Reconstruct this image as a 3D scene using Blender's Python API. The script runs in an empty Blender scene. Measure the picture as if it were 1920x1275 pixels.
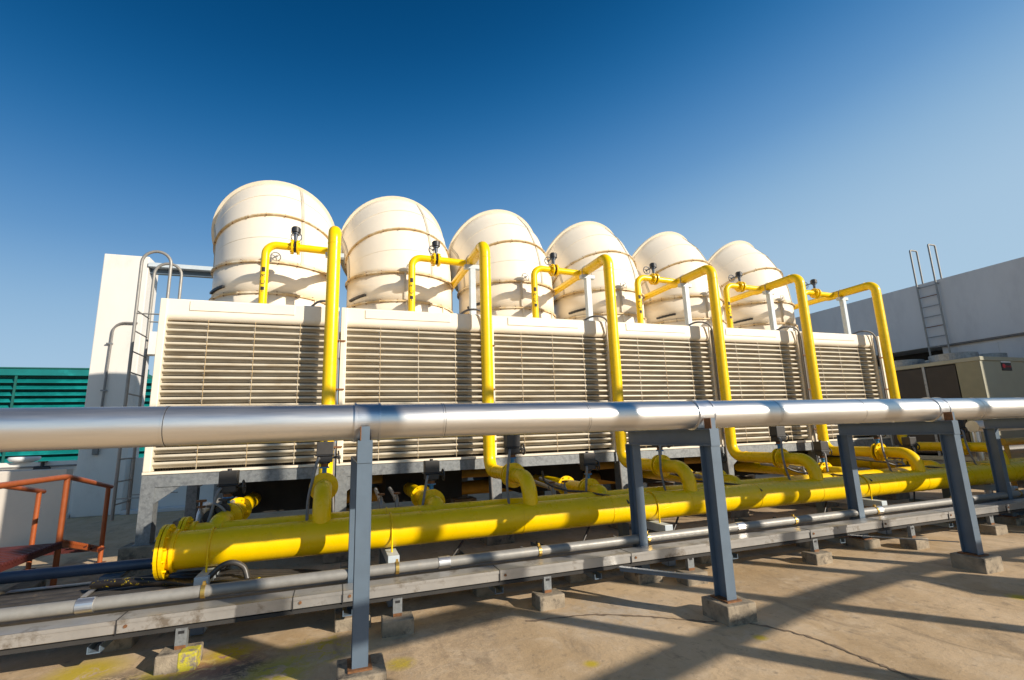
import bpy, bmesh, math, random
from mathutils import Vector, Matrix
random.seed(7)
S = bpy.context.scene
COL = S.collection
PI = math.pi

# ------------------------------------------------------------------ materials
def mat(name, base, rough=0.6, metal=0.0, var=0.12, scale=6.0, bump=0.0, bscale=60.0, tint=None,
        tscale=3.0, tlo=0.55, thi=0.75, stretch=None, coat=0.0, aniso=0.0, rvar=0.0, spec=None):
    m = bpy.data.materials.new(name); m.use_nodes = True
    nt = m.node_tree; N = nt.nodes; L = nt.links
    b = N['Principled BSDF']
    geo = N.new('ShaderNodeNewGeometry')
    vec = geo.outputs['Position']
    if stretch:
        mp = N.new('ShaderNodeMapping'); mp.inputs['Scale'].default_value = stretch
        L.new(vec, mp.inputs['Vector']); vec = mp.outputs['Vector']
    def noise(sc, det=6, r=0.6):
        n = N.new('ShaderNodeTexNoise'); n.inputs['Scale'].default_value = sc
        n.inputs['Detail'].default_value = det; n.inputs['Roughness'].default_value = r
        L.new(vec, n.inputs['Vector']); return n.outputs['Fac']
    n1 = noise(scale)
    mr = N.new('ShaderNodeMapRange'); mr.inputs['From Min'].default_value = .3; mr.inputs['From Max'].default_value = .7
    mr.inputs['To Min'].default_value = 1-var; mr.inputs['To Max'].default_value = 1+var*.5
    L.new(n1, mr.inputs['Value'])
    mul = N.new('ShaderNodeMix'); mul.data_type = 'RGBA'; mul.blend_type = 'MULTIPLY'; mul.inputs[0].default_value = 1
    mul.inputs[6].default_value = (*base, 1); L.new(mr.outputs[0], mul.inputs[7])
    out = mul.outputs[2]
    if tint is not None:
        n2 = noise(tscale, 8, .7)
        r2 = N.new('ShaderNodeMapRange'); r2.inputs['From Min'].default_value = tlo; r2.inputs['From Max'].default_value = thi
        L.new(n2, r2.inputs['Value'])
        mx = N.new('ShaderNodeMix'); mx.data_type = 'RGBA'
        L.new(r2.outputs[0], mx.inputs[0]); L.new(out, mx.inputs[6]); mx.inputs[7].default_value = (*tint, 1)
        out = mx.outputs[2]
    L.new(out, b.inputs['Base Color'])
    b.inputs['Roughness'].default_value = rough; b.inputs['Metallic'].default_value = metal
    if spec is not None: b.inputs['Specular IOR Level'].default_value = spec
    if rvar:
        r3 = N.new('ShaderNodeMapRange'); r3.inputs['From Min'].default_value = .3; r3.inputs['From Max'].default_value = .7
        r3.inputs['To Min'].default_value = max(.02, rough-rvar); r3.inputs['To Max'].default_value = min(1, rough+rvar)
        L.new(noise(scale*2.3), r3.inputs['Value']); L.new(r3.outputs[0], b.inputs['Roughness'])
    if coat: b.inputs['Coat Weight'].default_value = coat; b.inputs['Coat Roughness'].default_value = .12
    if aniso: b.inputs['Anisotropic'].default_value = aniso
    if bump:
        bp = N.new('ShaderNodeBump'); bp.inputs['Strength'].default_value = bump; bp.inputs['Distance'].default_value = .01
        L.new(noise(bscale, 5), bp.inputs['Height']); L.new(bp.outputs[0], b.inputs['Normal'])
    return m

M = {}
M['yellow'] = mat('yellow_paint', (.92, .585, .0), .30, var=.06, scale=5, bump=.10, bscale=14, rvar=.08, tint=(.66, .40, .03), tscale=4, tlo=.60, thi=.95, spec=.35)
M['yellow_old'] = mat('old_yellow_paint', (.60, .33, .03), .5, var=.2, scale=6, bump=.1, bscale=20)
M['cream'] = mat('cream_fibreglass', (.86, .77, .63), .42, var=.05, scale=1.6, tint=(.64, .50, .32), tscale=1.7, tlo=.62, thi=.95, bump=.04, bscale=8, coat=.05)
M['creamtrim'] = mat('cream_trim', (.80, .72, .58), .42, var=.08, scale=3, tint=(.55, .42, .26), tscale=5, tlo=.62, thi=.9)
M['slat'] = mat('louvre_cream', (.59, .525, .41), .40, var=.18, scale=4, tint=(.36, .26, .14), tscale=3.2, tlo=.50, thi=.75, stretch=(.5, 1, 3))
M['flange'] = mat('stained_flange', (.56, .40, .20), .6, var=.25, scale=8, tint=(.75, .66, .50), tscale=2.5, tlo=.48, thi=.62)
M['fill'] = mat('tower_fill', (.05, .035, .02), .8, var=.5, scale=30)
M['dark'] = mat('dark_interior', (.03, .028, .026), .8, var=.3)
M['galv'] = mat('galvanised_steel', (.26, .275, .28), .45, metal=.4, var=.22, scale=30, tint=(.17, .18, .19), tscale=16, tlo=.5, thi=.62, rvar=.1)
M['galvpipe'] = mat('galvanised_pipe', (.27, .26, .24), .46, metal=.2, var=.15, scale=12, tint=(.32, .28, .22), tscale=7, tlo=.58, thi=.75, rvar=.08)
M['bluegrey'] = mat('blue_grey_paint', (.105, .145, .19), .4, var=.12, scale=5, tint=(.10, .06, .04), tscale=9, tlo=.66, thi=.74, bump=.05, bscale=30)
M['paleblue'] = mat('pale_blue_paint', (.50, .56, .60), .45, var=.1, scale=6, tint=(.35, .36, .36), tscale=10, tlo=.62, thi=.8)
M['rust'] = mat('rusty_steel', (.20, .085, .03), .8, var=.4, scale=30, bump=.2, bscale=60)
M['alu'] = mat('aluminium_cladding', (.82, .785, .735), .38, metal=.95, var=.08, scale=2, stretch=(.6, 9, 9), rvar=.04, bump=.03, bscale=3)
M['aluband'] = mat('aluminium_band', (.74, .73, .72), .34, metal=.9, var=.1, scale=5, rvar=.06)
M['trunk'] = mat('trunking_steel', (.50, .485, .46), .36, metal=.65, var=.2, scale=4, tint=(.26, .225, .185), tscale=4, tlo=.55, thi=.66, bump=.05, bscale=12)
M['conc'] = mat('footing_concrete', (.30, .245, .175), .9, var=.4, scale=9, tint=(.06, .05, .04), tscale=8, tlo=.53, thi=.68, bump=.6, bscale=50)
M['whitewall'] = mat('white_painted_concrete', (.70, .67, .62), .8, var=.07, scale=.9, tint=(.50, .46, .41), tscale=1.3, tlo=.55, thi=.85, bump=.1, bscale=30, stretch=(1, 1, .45))
M['greywall'] = mat('grey_painted_wall', (.62, .61, .60), .85, var=.1, scale=.5, tint=(.47, .46, .46), tscale=.8, tlo=.5, thi=.8, bump=.08, bscale=20, stretch=(1, 1, .4))
M['stub'] = mat('plastered_wall', (.56, .51, .45), .85, var=.12, scale=1.2, tint=(.40, .34, .28), tscale=2.4, tlo=.6, thi=.75, bump=.15, bscale=25)
M['teal'] = mat('teal_sheet', (.004, .165, .16), .4, var=.2, scale=1.5, tint=(.008, .24, .23), tscale=.7, tlo=.5, thi=.6)
M['tealdark'] = mat('dark_teal', (.005, .10, .085), .6, var=.2)
M['orange'] = mat('orange_paint', (.36, .085, .02), .45, var=.15, scale=8, tint=(.20, .045, .02), tscale=9, tlo=.6, thi=.72, bump=.1, bscale=30)
M['maroon'] = mat('maroon_deck_paint', (.085, .018, .014), .5, var=.25, scale=6, bump=.1)
M['black'] = mat('black_plastic', (.022, .022, .024), .45, var=.2)
M['rubber'] = mat('black_rubber', (.05, .046, .042), .4, var=.3, scale=10, tint=(.10, .08, .06), tscale=9, tlo=.58, thi=.7)
M['rubberspot'] = mat('paint_spotted_cable', (.022, .018, .016), .4, var=.3, scale=10, tint=(.75, .55, .01), tscale=26, tlo=.60, thi=.63)
M['actuator'] = mat('actuator_grey', (.045, .042, .04), .5, metal=.1, var=.2, scale=10)
M['valveblue'] = mat('valve_blue', (.03, .20, .42), .4, var=.15)
M['valvedark'] = mat('valve_blue_grey', (.06, .08, .12), .4, var=.2)
M['brass'] = mat('gold_clamp', (.62, .42, .12), .32, metal=.8, var=.15, scale=20)
M['hose'] = mat('grey_flexible_conduit', (.20, .19, .18), .5, var=.2, scale=20)
M['beige'] = mat('chiller_beige', (.33, .315, .23), .5, var=.08, scale=2)
M['coil'] = mat('coil_face', (.035, .026, .018), .6, var=.25, scale=3, bump=.2, bscale=80)
M['olive'] = mat('chiller_side', (.24, .22, .13), .5, var=.1)
M['red'] = mat('logo_red', (.55, .012, .02), .4, var=.05)
M['stencil'] = mat('stencil_black', (.03, .022, .02), .6, var=.3, scale=40)
M['white'] = mat('white_enamel', (.78, .78, .76), .4, var=.05)
M['crack'] = mat('dark_sealant', (.24, .17, .11), .9, var=.4, scale=14)

def shade(m, fn):
    fn(m.node_tree)
# floor material -------------------------------------------------------------
YP = (.50, .37, .012)
STAINS = ((-1.66, 4.80, .32, YP, .47), (-1.10, 4.50, .26, (.42, .33, .03), .50), (-.75, 4.52, .40, (.30, .15, .11), .48), (-.72, 4.72, .24, YP, .48), (-.55, 4.36, .26, (.12, .085, .06), .52),
          (-.33, 4.20, .30, (.44, .35, .03), .50), (.50, 3.98, .13, YP, .44), (1.75, 3.42, .07, YP, .42), (3.14, 3.28, .07, YP, .42), (5.9, 3.0, .12, YP, .50), (-.05, 4.5, .35, YP, .58), (-1.4, 4.45, .3, (.10, .075, .055), .53),
          (2.4, 4.2, .7, (.52, .46, .38), .50), (1.2, 4.5, .6, (.22, .16, .11), .52), (.8, 3.9, .7, (.26, .18, .12), .55), (4.6, 3.6, .8, (.26, .18, .11), .56))
def floor_mat():
    m = bpy.data.materials.new('stained_roof_concrete'); m.use_nodes = True
    nt = m.node_tree; N = nt.nodes; L = nt.links; b = N['Principled BSDF']
    g = N.new('ShaderNodeNewGeometry'); P = g.outputs['Position']
    def noise(sc, det=8, r=.6, dist=0, v=P):
        n = N.new('ShaderNodeTexNoise'); n.inputs['Scale'].default_value = sc; n.inputs['Detail'].default_value = det
        n.inputs['Roughness'].default_value = r; n.inputs['Distortion'].default_value = dist; L.new(v, n.inputs['Vector']); return n.outputs['Fac']
    def rng(v, a, c, lo=0, hi=1):
        r = N.new('ShaderNodeMapRange'); r.inputs['From Min'].default_value = a; r.inputs['From Max'].default_value = c
        r.inputs['To Min'].default_value = lo; r.inputs['To Max'].default_value = hi; L.new(v, r.inputs['Value']); return r.outputs[0]
    def mix(f, a, c, mode='MIX'):
        x = N.new('ShaderNodeMix'); x.data_type = 'RGBA'; x.blend_type = mode
        if isinstance(f, float): x.inputs[0].default_value = f
        else: L.new(f, x.inputs[0])
        for i, q in ((6, a), (7, c)):
            if isinstance(q, tuple): x.inputs[i].default_value = (*q, 1)
            else: L.new(q, x.inputs[i])
        return x.outputs[2]
    def mult(a, c):
        x = N.new('ShaderNodeMath'); x.operation = 'MULTIPLY'; L.new(a, x.inputs[0]); L.new(c, x.inputs[1]); return x.outputs[0]
    mp = N.new('ShaderNodeMapping'); mp.inputs['Scale'].default_value = (1, .45, 1); mp.inputs['Rotation'].default_value = (0, 0, .5); L.new(P, mp.inputs['Vector'])
    col = mix(rng(noise(.9, 10, .65, .3, mp.outputs[0]), .35, .65), (.40, .265, .13), (.61, .445, .27))
    col = mix(rng(noise(3.2, 10, .7, .8), .50, .66, 0, .6), col, (.60, .47, .32))
    col = mix(rng(noise(2.1, 10, .75, 1.2, mp.outputs[0]), .53, .66, 0, .65), col, (.22, .15, .085))
    col = mix(rng(noise(9, 8, .7), .57, .68, 0, .6), col, (.13, .095, .065))
    col = mix(rng(noise(55, 4, .6), .62, .75, 0, .6), col, (.10, .075, .05))
    col = mix(rng(noise(160, 3, .6), .35, .65, 0, .25), col, (.55, .45, .33))
    # paint drips and pinkish stains on the slab near the manifold's end
    def blob(x, y, r):
        v = N.new('ShaderNodeVectorMath'); v.operation = 'DISTANCE'; L.new(P, v.inputs[0]); v.inputs[1].default_value = (x, y, 0); return rng(v.outputs['Value'], r*.35, r, 1, 0)
    nz = noise(7, 8, .75, 1.0)
    for (x, y, r, c, a) in STAINS:
        soft = c[2] > .04 and c[0] < .56 and c[1]/c[0] < .95 and c is not YP and y < 4.6 and x > .6
        col = mix(mult(blob(x, y, r), rng(nz, a-.12 if soft else a-.06, a+.12 if soft else a-.01, 0, .6 if soft else .9)), col, c)
        nz = noise(7+random.random()*5, 8, .75, 1.0)
    L.new(col, b.inputs['Base Color']); b.inputs['Roughness'].default_value = .85
    bp = N.new('ShaderNodeBump'); bp.inputs['Strength'].default_value = .35; bp.inputs['Distance'].default_value = .01
    L.new(noise(45, 8, .75), bp.inputs['Height'])
    bp2 = N.new('ShaderNodeBump'); bp2.inputs['Strength'].default_value = .4; bp2.inputs['Distance'].default_value = .03
    L.new(noise(4, 5, .6), bp2.inputs['Height']); L.new(bp.outputs[0], bp2.inputs['Normal']); L.new(bp2.outputs[0], b.inputs['Normal'])
    return m
M['floor'] = floor_mat()

# ------------------------------------------------------------------ mesh builder
def frame_of(d):
    d = Vector(d).normalized()
    u = d.orthogonal().normalized() if abs(d.z) > .99 else Vector((0, 0, 1)).cross(d).normalized()
    return u, d.cross(u).normalized(), d
class MB:
    def __init__(s): s.v = []; s.f = []; s.m = []; s.sm = []; s.mats = []
    def mi(s, m):
        if m not in s.mats: s.mats.append(m)
        return s.mats.index(m)
    def add(s, vs, fs, m, smooth=False):
        o = len(s.v); s.v += [tuple(v) for v in vs]; k = s.mi(m)
        for f in fs: s.f.append([i+o for i in f]); s.m.append(k); s.sm.append(smooth)
        return s
    def box(s, x0, x1, y0, y1, z0, z1, m='cream', mtx=None):
        vs = [Vector((x, y, z)) for z in (z0, z1) for y in (y0, y1) for x in (x0, x1)]
        if mtx: vs = [mtx @ v for v in vs]
        return s.add(vs, [(0, 2, 3, 1), (4, 5, 7, 6), (0, 1, 5, 4), (2, 6, 7, 3), (0, 4, 6, 2), (1, 3, 7, 5)], m)
    def bar(s, a, b, w, h, m):      # rectangular bar between two points, w across, h up
        a = Vector(a); b = Vector(b); u, v, d = frame_of(b-a)
        vs = [p+u*x+v*y for p in (a, b) for x, y in ((-w/2, -h/2), (w/2, -h/2), (w/2, h/2), (-w/2, h/2))]
        return s.add(vs, [(3, 2, 1, 0), (4, 5, 6, 7), (0, 1, 5, 4), (1, 2, 6, 5), (2, 3, 7, 6), (3, 0, 4, 7)], m)
    def tube(s, pts, r, m, n=16, caps=True, closed=False):
        pts = [Vector(p) for p in pts]; rs = r if isinstance(r, list) else [r]*len(pts)
        vs = []; prev = None; K = len(pts)
        for i, p in enumerate(pts):
            if closed: d = (pts[(i+1) % K]-pts[i-1]).normalized()
            elif i == 0: d = (pts[1]-p).normalized()
            elif i == K-1: d = (p-pts[i-1]).normalized()
            else: d = ((pts[i+1]-p).normalized()+(p-pts[i-1]).normalized()).normalized()
            if prev is None: u = frame_of(d)[0]
            else: u = (prev-d*prev.dot(d)).normalized()
            prev = u; w = d.cross(u)
            for k in range(n):
                a = 2*PI*k/n; vs.append(p+(u*math.cos(a)+w*math.sin(a))*rs[i])
        fs = []
        for i in range(K if closed else K-1):
            j = (i+1) % K
            for k in range(n): fs.append((i*n+k, i*n+(k+1) % n, j*n+(k+1) % n, j*n+k))
        s.add(vs, fs, m, True)
        if caps and not closed:
            s.add(vs[:n], [tuple(reversed(range(n)))], m); s.add(vs[-n:], [tuple(range(n))], m)
        return s
    def cyl(s, a, b, r, m, n=20): return s.tube([a, b], r, m, n)
    def disc_ring(s, c, d, r0, r1, t, m, n=32):   # flat ring (washer) centred c, axis d
        c = Vector(c); u, v, d = frame_of(d); vs = []
        for q in (-t/2, t/2):
            for r in (r0, r1):
                for k in range(n):
                    a = 2*PI*k/n; vs.append(c+d*q+(u*math.cos(a)+v*math.sin(a))*r)
        fs = []
        for k in range(n):
            l = (k+1) % n
            fs += [(k, n+k, n+l, l), (2*n+k, 2*n+l, 3*n+l, 3*n+k), (n+k, 3*n+k, 3*n+l, n+l), (k, l, 2*n+l, 2*n+k)]
        return s.add(vs, fs, m)
    def bolts(s, c, d, r, k, br, bl, m, off=0):
        c = Vector(c); u, v, d = frame_of(d)
        for i in range(k):
            a = 2*PI*(i+.5)/k; p = c+(u*math.cos(a)+v*math.sin(a))*r
            s.tube([p-d*bl/2, p+d*bl/2], br, m, 6)
        return s
    def poly(s, pts, m): return s.add(pts, [tuple(range(len(pts)))], m)
    def prism(s, prof, x0, x1, m, smooth=False):   # profile in (y,z) extruded in x
        n = len(prof); vs = [(x0, y, z) for y, z in prof]+[(x1, y, z) for y, z in prof]
        s.add(vs, [(i, i+n, (i+1) % n+n, (i+1) % n) for i in range(n)], m, smooth)
        return s.add(vs, [tuple(range(n)), tuple(reversed(range(n, 2*n)))], m)
    def build(s, name, parent=None, loc=(0, 0, 0), bevel=0, solid=0):
        me = bpy.data.meshes.new(name); me.from_pydata(s.v, [], s.f)
        for m in s.mats: me.materials.append(M[m])
        for p, k, q in zip(me.polygons, s.m, s.sm): p.material_index = k; p.use_smooth = q
        bm = bmesh.new(); bm.from_mesh(me); bmesh.ops.recalc_face_normals(bm, faces=bm.faces); bm.to_mesh(me); bm.free()
        me.update()
        o = bpy.data.objects.new(name, me); COL.objects.link(o); o.location = loc
        if parent: o.parent = parent
        if solid:
            q = o.modifiers.new('solid', 'SOLIDIFY'); q.thickness = solid; q.offset = -1
        if bevel:
            q = o.modifiers.new('bevel', 'BEVEL'); q.width = bevel; q.segments = 2; q.limit_method = 'ANGLE'; q.angle_limit = math.radians(50)
        return o
def tag(o, label=None, cat=None, group=None, kind=None):
    if label: o['label'] = label
    if cat: o['category'] = cat
    if group: o['group'] = group
    if kind: o['kind'] = kind
    return o
def thing(name, label, cat, loc=(0, 0, 0), group=None):
    o = bpy.data.objects.new(name, None); COL.objects.link(o); o.location = loc; o.empty_display_size = .2
    return tag(o, label, cat, group)
def kids(o): return [c for c in bpy.data.objects if c.parent == o]
def copy_tree(o, parent=None):
    c = o.copy(); COL.objects.link(c)
    if parent: c.parent = parent
    for k in kids(o): copy_tree(k, c)
    return c
def arc(c, a, b, r, n=8):   # quarter bend: centre c, from c+a*r to c+b*r
    c = Vector(c); a = Vector(a); b = Vector(b)
    return [c+(a*math.cos(t*PI/2/n)+b*math.sin(t*PI/2/n))*r for t in range(n+1)]
def fillet(pts, r, n=7):
    pts = [Vector(p) for p in pts]; out = [pts[0]]
    rr = r if isinstance(r, list) else [r]*(len(pts)-2)
    for i in range(1, len(pts)-1):
        a = (pts[i-1]-pts[i]).normalized(); b = (pts[i+1]-pts[i]).normalized(); q = rr[i-1]
        for t in range(n+1):
            f = t*PI/2/n
            if abs(a.dot(b)) < .1: out.append(pts[i]+a*q*(1-math.sin(f))+b*q*(1-math.cos(f)))
            else:
                g = t/n; out.append((pts[i]+a*q)*(1-g)**2+pts[i]*2*g*(1-g)+(pts[i]+b*q)*g*g)
    return out+[pts[-1]]
def smooth_path(pts, n=6):     # Catmull-Rom through points
    P = [Vector(p) for p in pts]; P = [2*P[0]-P[1]]+P+[2*P[-1]-P[-2]]; out = []
    for i in range(1, len(P)-2):
        for k in range(n):
            t = k/n; a, b, c, d = P[i-1:i+3]
            out.append(.5*((2*b)+(c-a)*t+(2*a-5*b+4*c-d)*t*t+(3*b-a-3*c+d)*t**3))
    return out+[P[-2]]

# ------------------------------------------------------------------ camera, light, sky
cam = bpy.data.cameras.new('camera'); co = bpy.data.objects.new('camera', cam); COL.objects.link(co)
R = ((0.94187, 0.33434, -0.0331), (-0.3343, 0.9232, -0.1896), (-0.0328, 0.1897, 0.9813))
right = Vector([R[i][0] for i in range(3)]).normalized(); fwd = Vector([R[i][1] for i in range(3)])
fwd = (fwd-right*fwd.dot(right)).normalized(); up = right.cross(fwd)
mw = Matrix(((right.x, up.x, -fwd.x, 0), (right.y, up.y, -fwd.y, 0), (right.z, up.z, -fwd.z, 1.6), (0, 0, 0, 1)))
co.matrix_world = mw; cam.sensor_width = 36; cam.lens = 36*917.3/1920; cam.clip_end = 4000; cam.clip_start = .05
S.camera = co
EL = math.radians(23.6); SUN = Vector((.643*math.cos(EL), -.766*math.cos(EL), math.sin(EL)))
sl = bpy.data.lights.new('sun', 'SUN'); sl.energy = 5.0; sl.angle = math.radians(.6); sl.color = (1, .90, .76)
so = bpy.data.objects.new('sun', sl); COL.objects.link(so); so.rotation_euler = (-SUN).to_track_quat('-Z', 'Y').to_euler(); so.location = (10, -12, 9)
W = bpy.data.worlds.new('World'); S.world = W; W.use_nodes = True
wn = W.node_tree.nodes; wl = W.node_tree.links
sky = wn.new('ShaderNodeTexSky'); sky.sky_type = 'NISHITA'; sky.sun_disc = False; sky.sun_elevation = EL
sky.sun_rotation = math.atan2(SUN.x, SUN.y); sky.air_density = 1.0; sky.dust_density = 2.2; sky.ozone_density = 5.0; sky.altitude = 50
hs = wn.new('ShaderNodeHueSaturation'); hs.inputs['Saturation'].default_value = 1.25
tc = wn.new('ShaderNodeTexCoord'); sx = wn.new('ShaderNodeSeparateXYZ'); wl.new(tc.outputs['Generated'], sx.inputs[0])
dt = wn.new('ShaderNodeVectorMath'); dt.operation = 'DOT_PRODUCT'; wl.new(tc.outputs['Generated'], dt.inputs[0]); dt.inputs[1].default_value = (.643, -.766, 0)
ma = wn.new('ShaderNodeMath'); ma.operation = 'MULTIPLY_ADD'; wl.new(dt.outputs['Value'], ma.inputs[0]); ma.inputs[1].default_value = -.18; wl.new(sx.outputs['Z'], ma.inputs[2])
cr = wn.new('ShaderNodeValToRGB'); cr.color_ramp.interpolation = 'B_SPLINE'; wl.new(ma.outputs[0], cr.inputs[0]); e = cr.color_ramp.elements
e[0].position = .10; e[0].color = (.34, .48, .60, 1); e[1].position = .90; e[1].color = (.0, .026, .085, 1)
for p_, c_ in ((.28, (.32, .46, .60, 1)), (.39, (.225, .38, .55, 1)), (.49, (.10, .25, .475, 1)), (.62, (.013, .125, .325, 1)), (.75, (.001, .055, .175, 1))):
    q_ = e.new(p_); q_.color = c_
vs_ = wn.new('ShaderNodeVectorMath'); vs_.operation = 'SCALE'; vs_.inputs['Scale'].default_value = 10; wl.new(cr.outputs[0], vs_.inputs[0])
mx_ = wn.new('ShaderNodeMix'); mx_.data_type = 'RGBA'; mx_.inputs[0].default_value = .96
wl.new(sky.outputs[0], hs.inputs['Color']); wl.new(hs.outputs[0], mx_.inputs[6]); wl.new(vs_.outputs[0], mx_.inputs[7]); wl.new(mx_.outputs[2], wn['Background'].inputs[0])
wn['Background'].inputs[1].default_value = .10
S.view_settings.view_transform = 'Standard'; S.view_settings.look = 'None'; S.view_settings.gamma = 1; S.view_settings.exposure = 0.32
S.render.engine = 'CYCLES'

# ------------------------------------------------------------------ setting
g = MB(); g.add([(-300, -300, 0), (300, -300, 0), (300, 300, 0), (-300, 300, 0)], [(0, 1, 2, 3)], 'floor')
tag(g.build('roof_floor'), kind='structure')
# thin crack filled with sealant
pts = [(1.62, 4.35), (2.2, 4.25), (2.65, 3.98), (3.0, 3.70), (3.22, 3.61), (3.46, 3.2), (3.50, 2.73), (3.50, 2.40), (3.55, 1.6), (3.5, .8)]
path = smooth_path([(x, y, 0) for x, y in pts], 14); g = MB(); vs = []
for i, p in enumerate(path):
    d = (path[min(i+1, len(path)-1)]-path[max(i-1, 0)]).normalized(); n = Vector((-d.y, d.x, 0)); w = .006+.016*random.random()**2
    j = n*(random.random()-.5)*.022
    vs += [p+j+n*w+Vector((0, 0, .004)), p+j-n*w+Vector((0, 0, .004))]
g.add(vs, [(2*i, 2*i+1, 2*i+3, 2*i+2) for i in range(len(path)-1)], 'crack'); tag(g.build('floor_crack'), kind='structure')

# ------------------------------------------------------------------ cooling tower cell
X0 = -2.24; PITCH = 2.27; YF = 7.5
def make_cell():
    t = thing('cooling_tower_cell', '', 'cooling tower', (X0, YF, 0), 'cooling tower cells in the row')
    Wd = 2.24
    c = MB()
    c.box(0, .035, .03, 4.3, 1.25, 3.5, 'cream'); c.box(Wd-.035, Wd, .03, 4.3, 1.25, 3.5, 'cream')
    c.box(.035, Wd-.035, 4.26, 4.3, 1.25, 3.5, 'cream'); c.box(0, Wd, .08, 4.3, 3.5, 3.54, 'cream')
    prof = [(.08, 3.54), (-.02, 3.54), (-.035, 3.52), (-.035, 3.33)]
    prof += [(-.035+.075*(1-math.cos(a)), 3.33-.08*math.sin(a)) for a in [PI/2*k/6 for k in range(1, 7)]]+[(.08, 3.25)]
    c.prism([(y, z) for y, z in prof], .0, Wd, 'cream', False)
    c.build('casing', t, bevel=.004)
    h = MB(); h.box(.34, 1.64, -.048, -.036, 3.385, 3.515, 'cream'); h.build('header_panel', t, bevel=.004)
    tr = MB(); tr.box(.0, .085, -.052, .10, 1.29, 3.535, 'creamtrim'); tr.build('corner_trim', t, bevel=.01)
    tr = MB(); tr.box(Wd-.045, Wd, -.052, .10, 1.29, 3.535, 'creamtrim'); tr.build('corner_trim', t, bevel=.008)
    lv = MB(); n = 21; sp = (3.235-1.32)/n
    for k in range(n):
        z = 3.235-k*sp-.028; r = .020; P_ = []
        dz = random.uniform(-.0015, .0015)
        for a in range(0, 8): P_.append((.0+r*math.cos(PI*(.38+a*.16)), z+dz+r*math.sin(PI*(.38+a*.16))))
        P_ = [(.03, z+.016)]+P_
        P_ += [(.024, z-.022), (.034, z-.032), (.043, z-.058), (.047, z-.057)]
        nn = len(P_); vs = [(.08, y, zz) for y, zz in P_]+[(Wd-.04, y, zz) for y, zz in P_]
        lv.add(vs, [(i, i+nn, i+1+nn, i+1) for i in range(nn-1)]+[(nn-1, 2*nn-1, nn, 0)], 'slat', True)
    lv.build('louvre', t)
    f = MB()
    nx = 74
    for k in range(nx):     # ribbed dark fill standing behind the slats
        x = .05+k*(Wd-.1)/nx; f.box(x, x+.014, .11, .15, 1.29, 3.25, 'fill')
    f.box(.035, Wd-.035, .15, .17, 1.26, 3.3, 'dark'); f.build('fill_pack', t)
    for x in (.57, 1.14, 1.72):
        r = MB(); r.box(x-.003, x+.003, -.022, -.018, 1.30, 3.27, 'flange')
        for k in range(n):
            z = 3.235-k*sp-.072; r.box(x-.020, x-.002, -.022, .0, z+.005, z+.015, 'hose')
        r.build('tie_rod', t)
    s = MB(); s.box(-.0, Wd, -.06, .12, 1.255, 1.288, 'creamtrim'); s.build('sill', t, bevel=.003)
    b = MB()
    for y in (0, 2.1, 4.2):
        b.box(.0, Wd, y-.045, y-.035, 1.10, 1.25, 'galv'); b.box(.0, Wd, y-.035, y+.05, 1.242, 1.25, 'galv'); b.box(.0, Wd, y-.035, y+.05, 1.10, 1.108, 'galv')
    b.box(.02, .03, .0, 4.2, 1.07, 1.24, 'galv'); b.box(Wd-.03, Wd-.02, .0, 4.2, 1.07, 1.24, 'galv')
    b.build('base_frame', t)
    b = MB(); b.box(.05, Wd-.05, .15, 4.1, 1.09, 1.235, 'dark'); b.box(.75, 2.0, .8, 3.9, .60, 1.09, 'dark'); b.build('water_basin', t, bevel=.01)  # basin, with near-black lower block enlarged to darken the space under the cell
    def leg(x, y, parent=t):
        l = MB(); l.box(x, x+.012, y-.045, y+.14, .44, 1.10, 'galv'); l.box(x+.012, x+.15, y-.045, y-.033, .44, 1.10, 'galv'); l.box(x+.138, x+.15, y-.033, y+.14, .44, 1.10, 'galv')
        l.box(x-.02, x+.17, y-.07, y+.16, .43, .44, 'galv')
        l.add([(x+.15, y-.03, 1.10), (x+.42, y-.03, 1.10), (x+.15, y-.03, .9), (x+.15, y-.022, 1.10), (x+.42, y-.022, 1.10), (x+.15, y-.022, .9)], [(0, 1, 2), (3, 5, 4), (0, 3, 4, 1), (1, 4, 5, 2), (2, 5, 3, 0)], 'galv')
        o = l.build('leg', parent)
        q = MB(); q.box(x-.13, x+.30, y-.14, y+.26, 0, .43, 'conc'); q.build('footing', parent, bevel=.012)
    for y in (.0, 2.1, 4.1): leg(.0, y)
    t['legfn'] = 1; del t['legfn']
    return t, leg

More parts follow.
